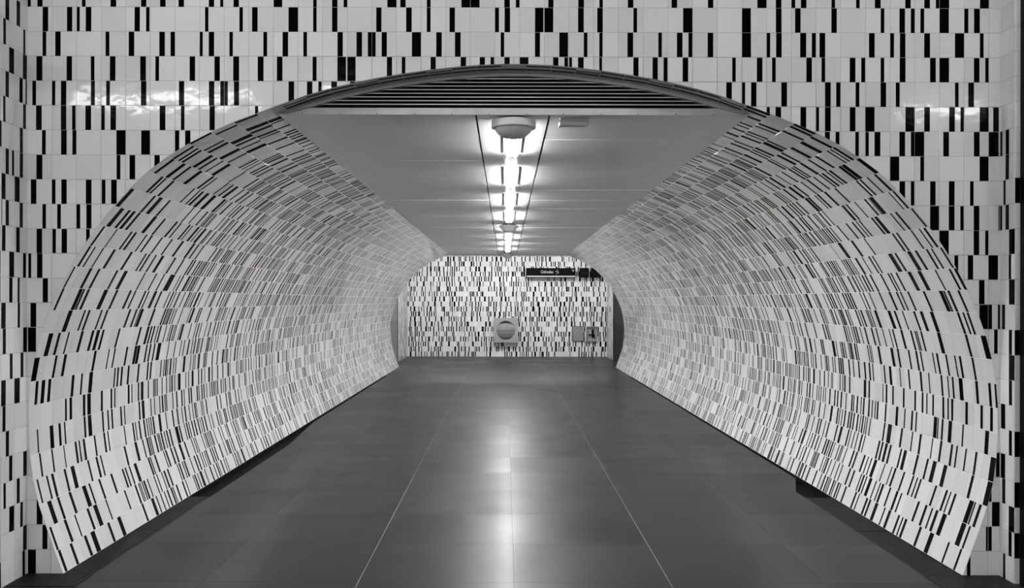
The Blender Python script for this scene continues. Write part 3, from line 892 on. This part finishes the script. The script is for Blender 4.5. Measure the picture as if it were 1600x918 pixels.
pts = [spx(*p) for p in ((923.6,433),(938,433),(939.2,431),(939,428),(934,423.5),(928,418.6),(926,418),(923.6,418))]
s3 = thing('slanted_sign', (pts[0][0], YS, pts[0][1]), 'black sign with a slanted upper right corner beside the curved wall', 'sign')
q = MB()
q.face([(x, YS-0.05, z) for x, z in pts]); q.face([(x, Y5-0.004, z) for x, z in reversed(pts)])
for a, c in zip(pts, pts[1:]+pts[:1]): q.face([(a[0],YS-0.05,a[1]),(a[0],Y5-0.004,a[1]),(c[0],Y5-0.004,c[1]),(c[0],YS-0.05,c[1])])
q.build('panel', M['bkmetal'], s3)

# ------------------------------------------------------------------ ceiling fittings of the passage
def luminaire(r0, label):
    ya, yb = D1*r0, D1*(r0+LLEN)
    t = thing('tube_light', (CX, (ya+yb)/2, zc), label, 'ceiling light', 'tube lights in a row along the passage ceiling')
    for s in (-1, 1):
        q = MB(); q.box(CX+s*0.062-0.002, CX+s*0.062+0.002, ya, yb, zc-0.0115, zc-0.002); q.build('flange', M['dark'], t)
    q = MB(); q.box(CX-0.066, CX+0.066, ya, yb, zc-0.002, zc+0.0005); q.build('base_plate', M['dark'], t)
    q = MB(); q.box(CX-0.006, CX+0.006, ya+0.01, yb-0.01, zc-0.016, zc-0.002); q.build('housing', M['plastic'], t, bevel=0.002)
    for s in (-1, 1):
        q = MB(); q.lathe([(0.019, 0.0), (0.019, yb-ya-0.02)], (CX+s*0.022, ya+0.01, zc-0.016), 'Y', 16)
        q.build('tube', M['tube'], t, smooth=True)
    for y in (ya+0.001, yb-0.011):
        q = MB(); q.box(CX-0.03, CX+0.03, y, y+0.009, zc-0.005, zc-0.002); q.build('lamp_holder', M['plastic'], t, bevel=0.002)
    return t
base = luminaire(LAMP0, '')
ordw = ['nearest', 'second', 'third', 'fourth', 'fifth', 'sixth', 'seventh', 'eighth', 'farthest']
nl = 9
first = base
for k in range(nl):
    r0 = LAMP0+LSTEP*k
    if D1*(r0+LLEN) > Y2: break
    t = base if k == 0 else copy_tree(base)
    t.location = (CX, D1*(r0+LLEN/2), zc)
    t['label'] = ('glowing tube light just behind the big white dome, nearest of the ceiling row' if k == 0 else
                  'glowing tube light in the ceiling row, %s counted from the camera' % ordw[k])
# slim white strips added between the lights to imitate the tubes' glare
for k in range(nl):
    ya, yb = D1*(LAMP0+LSTEP*k+LLEN)+0.004, min(D1*(LAMP0+LSTEP*(k+1))-0.004, Y2-0.02)
    if yb-ya < 0.1: break
    q = MB(); q.box(CX-0.024, CX+0.024, ya, yb, zc-0.010, zc)
    tag(q.build('glare_strip', M['plastic'], loc=(CX, ya, zc), bevel=0.002), 'slim white strip added for glare between the %s and next ceiling tube light' % ordw[k], 'cable duct', 'added glare strips along the ceiling')

def dome(r0, label, drop=0.0):
    y = D1*r0
    t = thing('ceiling_speaker', (CX, y, zc), label, 'ceiling speaker', 'round ceiling speakers')
    q = MB(); q.lathe([(0.085, 0.0), (0.085, -0.030)], (CX, y, zc), 'Z', 32); q.build('mount', M['dkmetal'], t, smooth=True)
    q = MB(); q.lathe([(0.10, -0.014), (0.128, -0.014), (0.133, -0.018), (0.134, -0.056), (0.130, -0.060), (0.112, -0.060)], (CX, y, zc), 'Z', 64)
    q.build('rim', M['plastic'], t, smooth=True)
    q = MB()
    pr = [(0.112, -0.050)]+[(0.112*math.cos(a), -0.056-0.068*math.sin(a)) for a in [math.pi/2*k/12 for k in range(12)]]+[(0.003, -0.124)]
    q.lathe(pr, (CX, y, zc), 'Z', 64); q.build('bowl', M['plastic'], t, smooth=True)
    return t
d0 = dome(1.052, 'large white dome speaker at the front edge of the passage ceiling')
for r0, lb in ((2.50, 'middle white dome speaker halfway along the row of tube lights'), (3.99, 'small-looking white dome speaker at the far end of the ceiling')):
    t = copy_tree(d0); t.location = (CX+0.0, D1*r0, zc); t['label'] = lb

# rounded emergency lamp beside the dome
yE = D1*1.055
ex0, ex1 = (873-VX)*1.055/K, (921-VX)*1.055/K
t = thing('emergency_light', ((ex0+ex1)/2, yE, zc), 'small rounded unlit emergency light on the ceiling right of the big dome', 'emergency light')
q = MB(); q.box(ex0+0.012, ex1-0.03, yE-0.03, yE+0.03, zc-0.014, zc); q.build('base', M['dkmetal'], t)
q = MB()
q.lathe([(0.02, 0.0), (0.036, 0.006), (0.036, ex1-ex0-0.03), (0.024, ex1-ex0-0.008), (0.006, ex1-ex0)], (ex0, yE, zc-0.012), 'X', 24)
q.build('cover', M['ceil'], t, smooth=True)
q = MB(); q.box(ex0-0.004, ex0+0.004, yE-0.03, yE+0.03, zc-0.046, zc-0.004); q.build('end_cap', M['chrome'], t, bevel=0.001)

# ------------------------------------------------------------------ hall the camera stands in
ZH = ztop
h = MB()
h.face([(-HXL,-6,ZH),(HX,-6,ZH),(HX,D1,ZH),(-HXL,D1,ZH)])
struct(h.build('ceiling', M['ceil'], fix=False))
h = MB()
h.face([(-HXL,D1-4*T,0),(LX,D1-4*T,0),(LX,D1-4*T,ZH),(-HXL,D1-4*T,ZH)])
h.face([(-HXL,-6,0),(-HXL,D1,0),(-HXL,D1,ZH),(-HXL,-6,ZH)])
struct(h.build('wall_hall_left', M['hallwall'], fix=False))
h = MB()
h.face([(HX,-6,0),(HX,D1,0),(HX,D1,ZH),(HX,-6,ZH)])
h.face([(RX+0.05,YR,0),(HX,YR,0),(HX,YR,ZH),(RX+0.05,YR,ZH)], 1)
struct(h.build('wall_hall_right', [M['hallwall'], M['dkmetal']], fix=False))
h = MB(); h.face([(-HXL,-6,0),(HX,-6,0),(HX,-6,ZH),(-HXL,-6,ZH)])
struct(h.build('wall_behind', M['hallwall'], fix=False))
# dark steel gate guide beside the right pier
gg = thing('gate_frame', (RX+0.06, YR-0.03, 0), 'dark steel upright at the right edge beside the tiled pier', 'gate frame')
q = MB(); q.box(RX+0.027, RX+0.12, YR-0.05, YR-0.004, 0.0, ZH-0.01); q.build('upright', M['bkmetal'], gg, bevel=0.003)
q = MB(); q.box(RX+0.036, RX+0.050, YR-0.058, YR-0.050, 0.0, ZH-0.01); q.build('guide_rail', M['dkmetal'], gg)

def hall_lamp(x0, x1, y, z, mat, label, along='X', w=0.16):
    t = thing('hall_or_fill_lamp', ((x0+x1)/2 if along == 'X' else x0, y, z), label, 'ceiling light')  # serves hall lamps and added fill lamps alike
    if along == 'X':
        q = MB(); q.box(x0, x1, y-w/2, y+w/2, z, z+0.06); q.build('housing', M['plastic'], t)
        q = MB(); q.box(x0+0.02, x1-0.02, y-w/2+0.01, y+w/2-0.01, z-0.035, z-0.001); q.build('diffuser', mat, t)
        for xx in (x0+0.2, x1-0.2):
            if ZH-z-0.06 > 0.02:
                q = MB(); q.lathe([(0.008, 0), (0.008, ZH-z-0.06)], (xx, y, z+0.06), 'Z', 8); q.build('rod', M['plastic'], t)
    return t
hall_lamp(-3.9, -2.0, 3.3, 3.18, M['hall'], 'suspended bright linear lamp left in the hall before the tiled wall')
hall_lamp(3.2, 4.6, 3.3, 3.10, M['hall'], 'suspended bright linear lamp right in the hall before the tiled wall')
hall_lamp(-5.2, 5.2, 4.1, ZH-0.10, M['fill_soft'], 'unseen long fill lamp added across the hall close to the tiled wall')  # added to light the front wall from outside its visible reflections
hall_lamp(-2.8, 1.5, -3.0, ZH-0.10, M['fill_strong'], 'unseen long fill lamp added across the back of the hall', w=0.3)  # added for even frontal light on the wall and into the passage
hall_lamp(-8.6, -6.2, 1.2, ZH-0.10, M['fill_strong'], 'unseen fill lamp added far left in the hall', w=0.3)  # added to brighten the right-hand walls
hall_lamp(-5.6, -4.2, 2.9, ZH-0.10, M['fill_soft'], 'unseen fill lamp added in the left part of the hall')  # added side fill for the front wall
hall_lamp(4.2, 5.6, 2.9, ZH-0.10, M['fill_soft'], 'unseen fill lamp added in the right part of the hall')  # matching fill added on the other side
# corridor lamps
def corr_lamp(x0, x1, y, label):
    t = thing('corridor_lamp', ((x0+x1)/2, y, zt5), label, 'ceiling light')
    q = MB(); q.box(x0, x1, y-0.08, y+0.08, zt5-0.05, zt5); q.build('housing', M['plastic'], t)
    q = MB(); q.box(x0+0.02, x1-0.02, y-0.07, y+0.07, zt5-0.085, zt5-0.051); q.build('diffuser', M['corr'], t)
corr_lamp(-2.3, -0.3, D1*4.45, 'left ceiling lamp of the cross corridor behind the passage')
corr_lamp(0.4, 2.4, D1*4.45, 'right ceiling lamp of the cross corridor behind the passage')
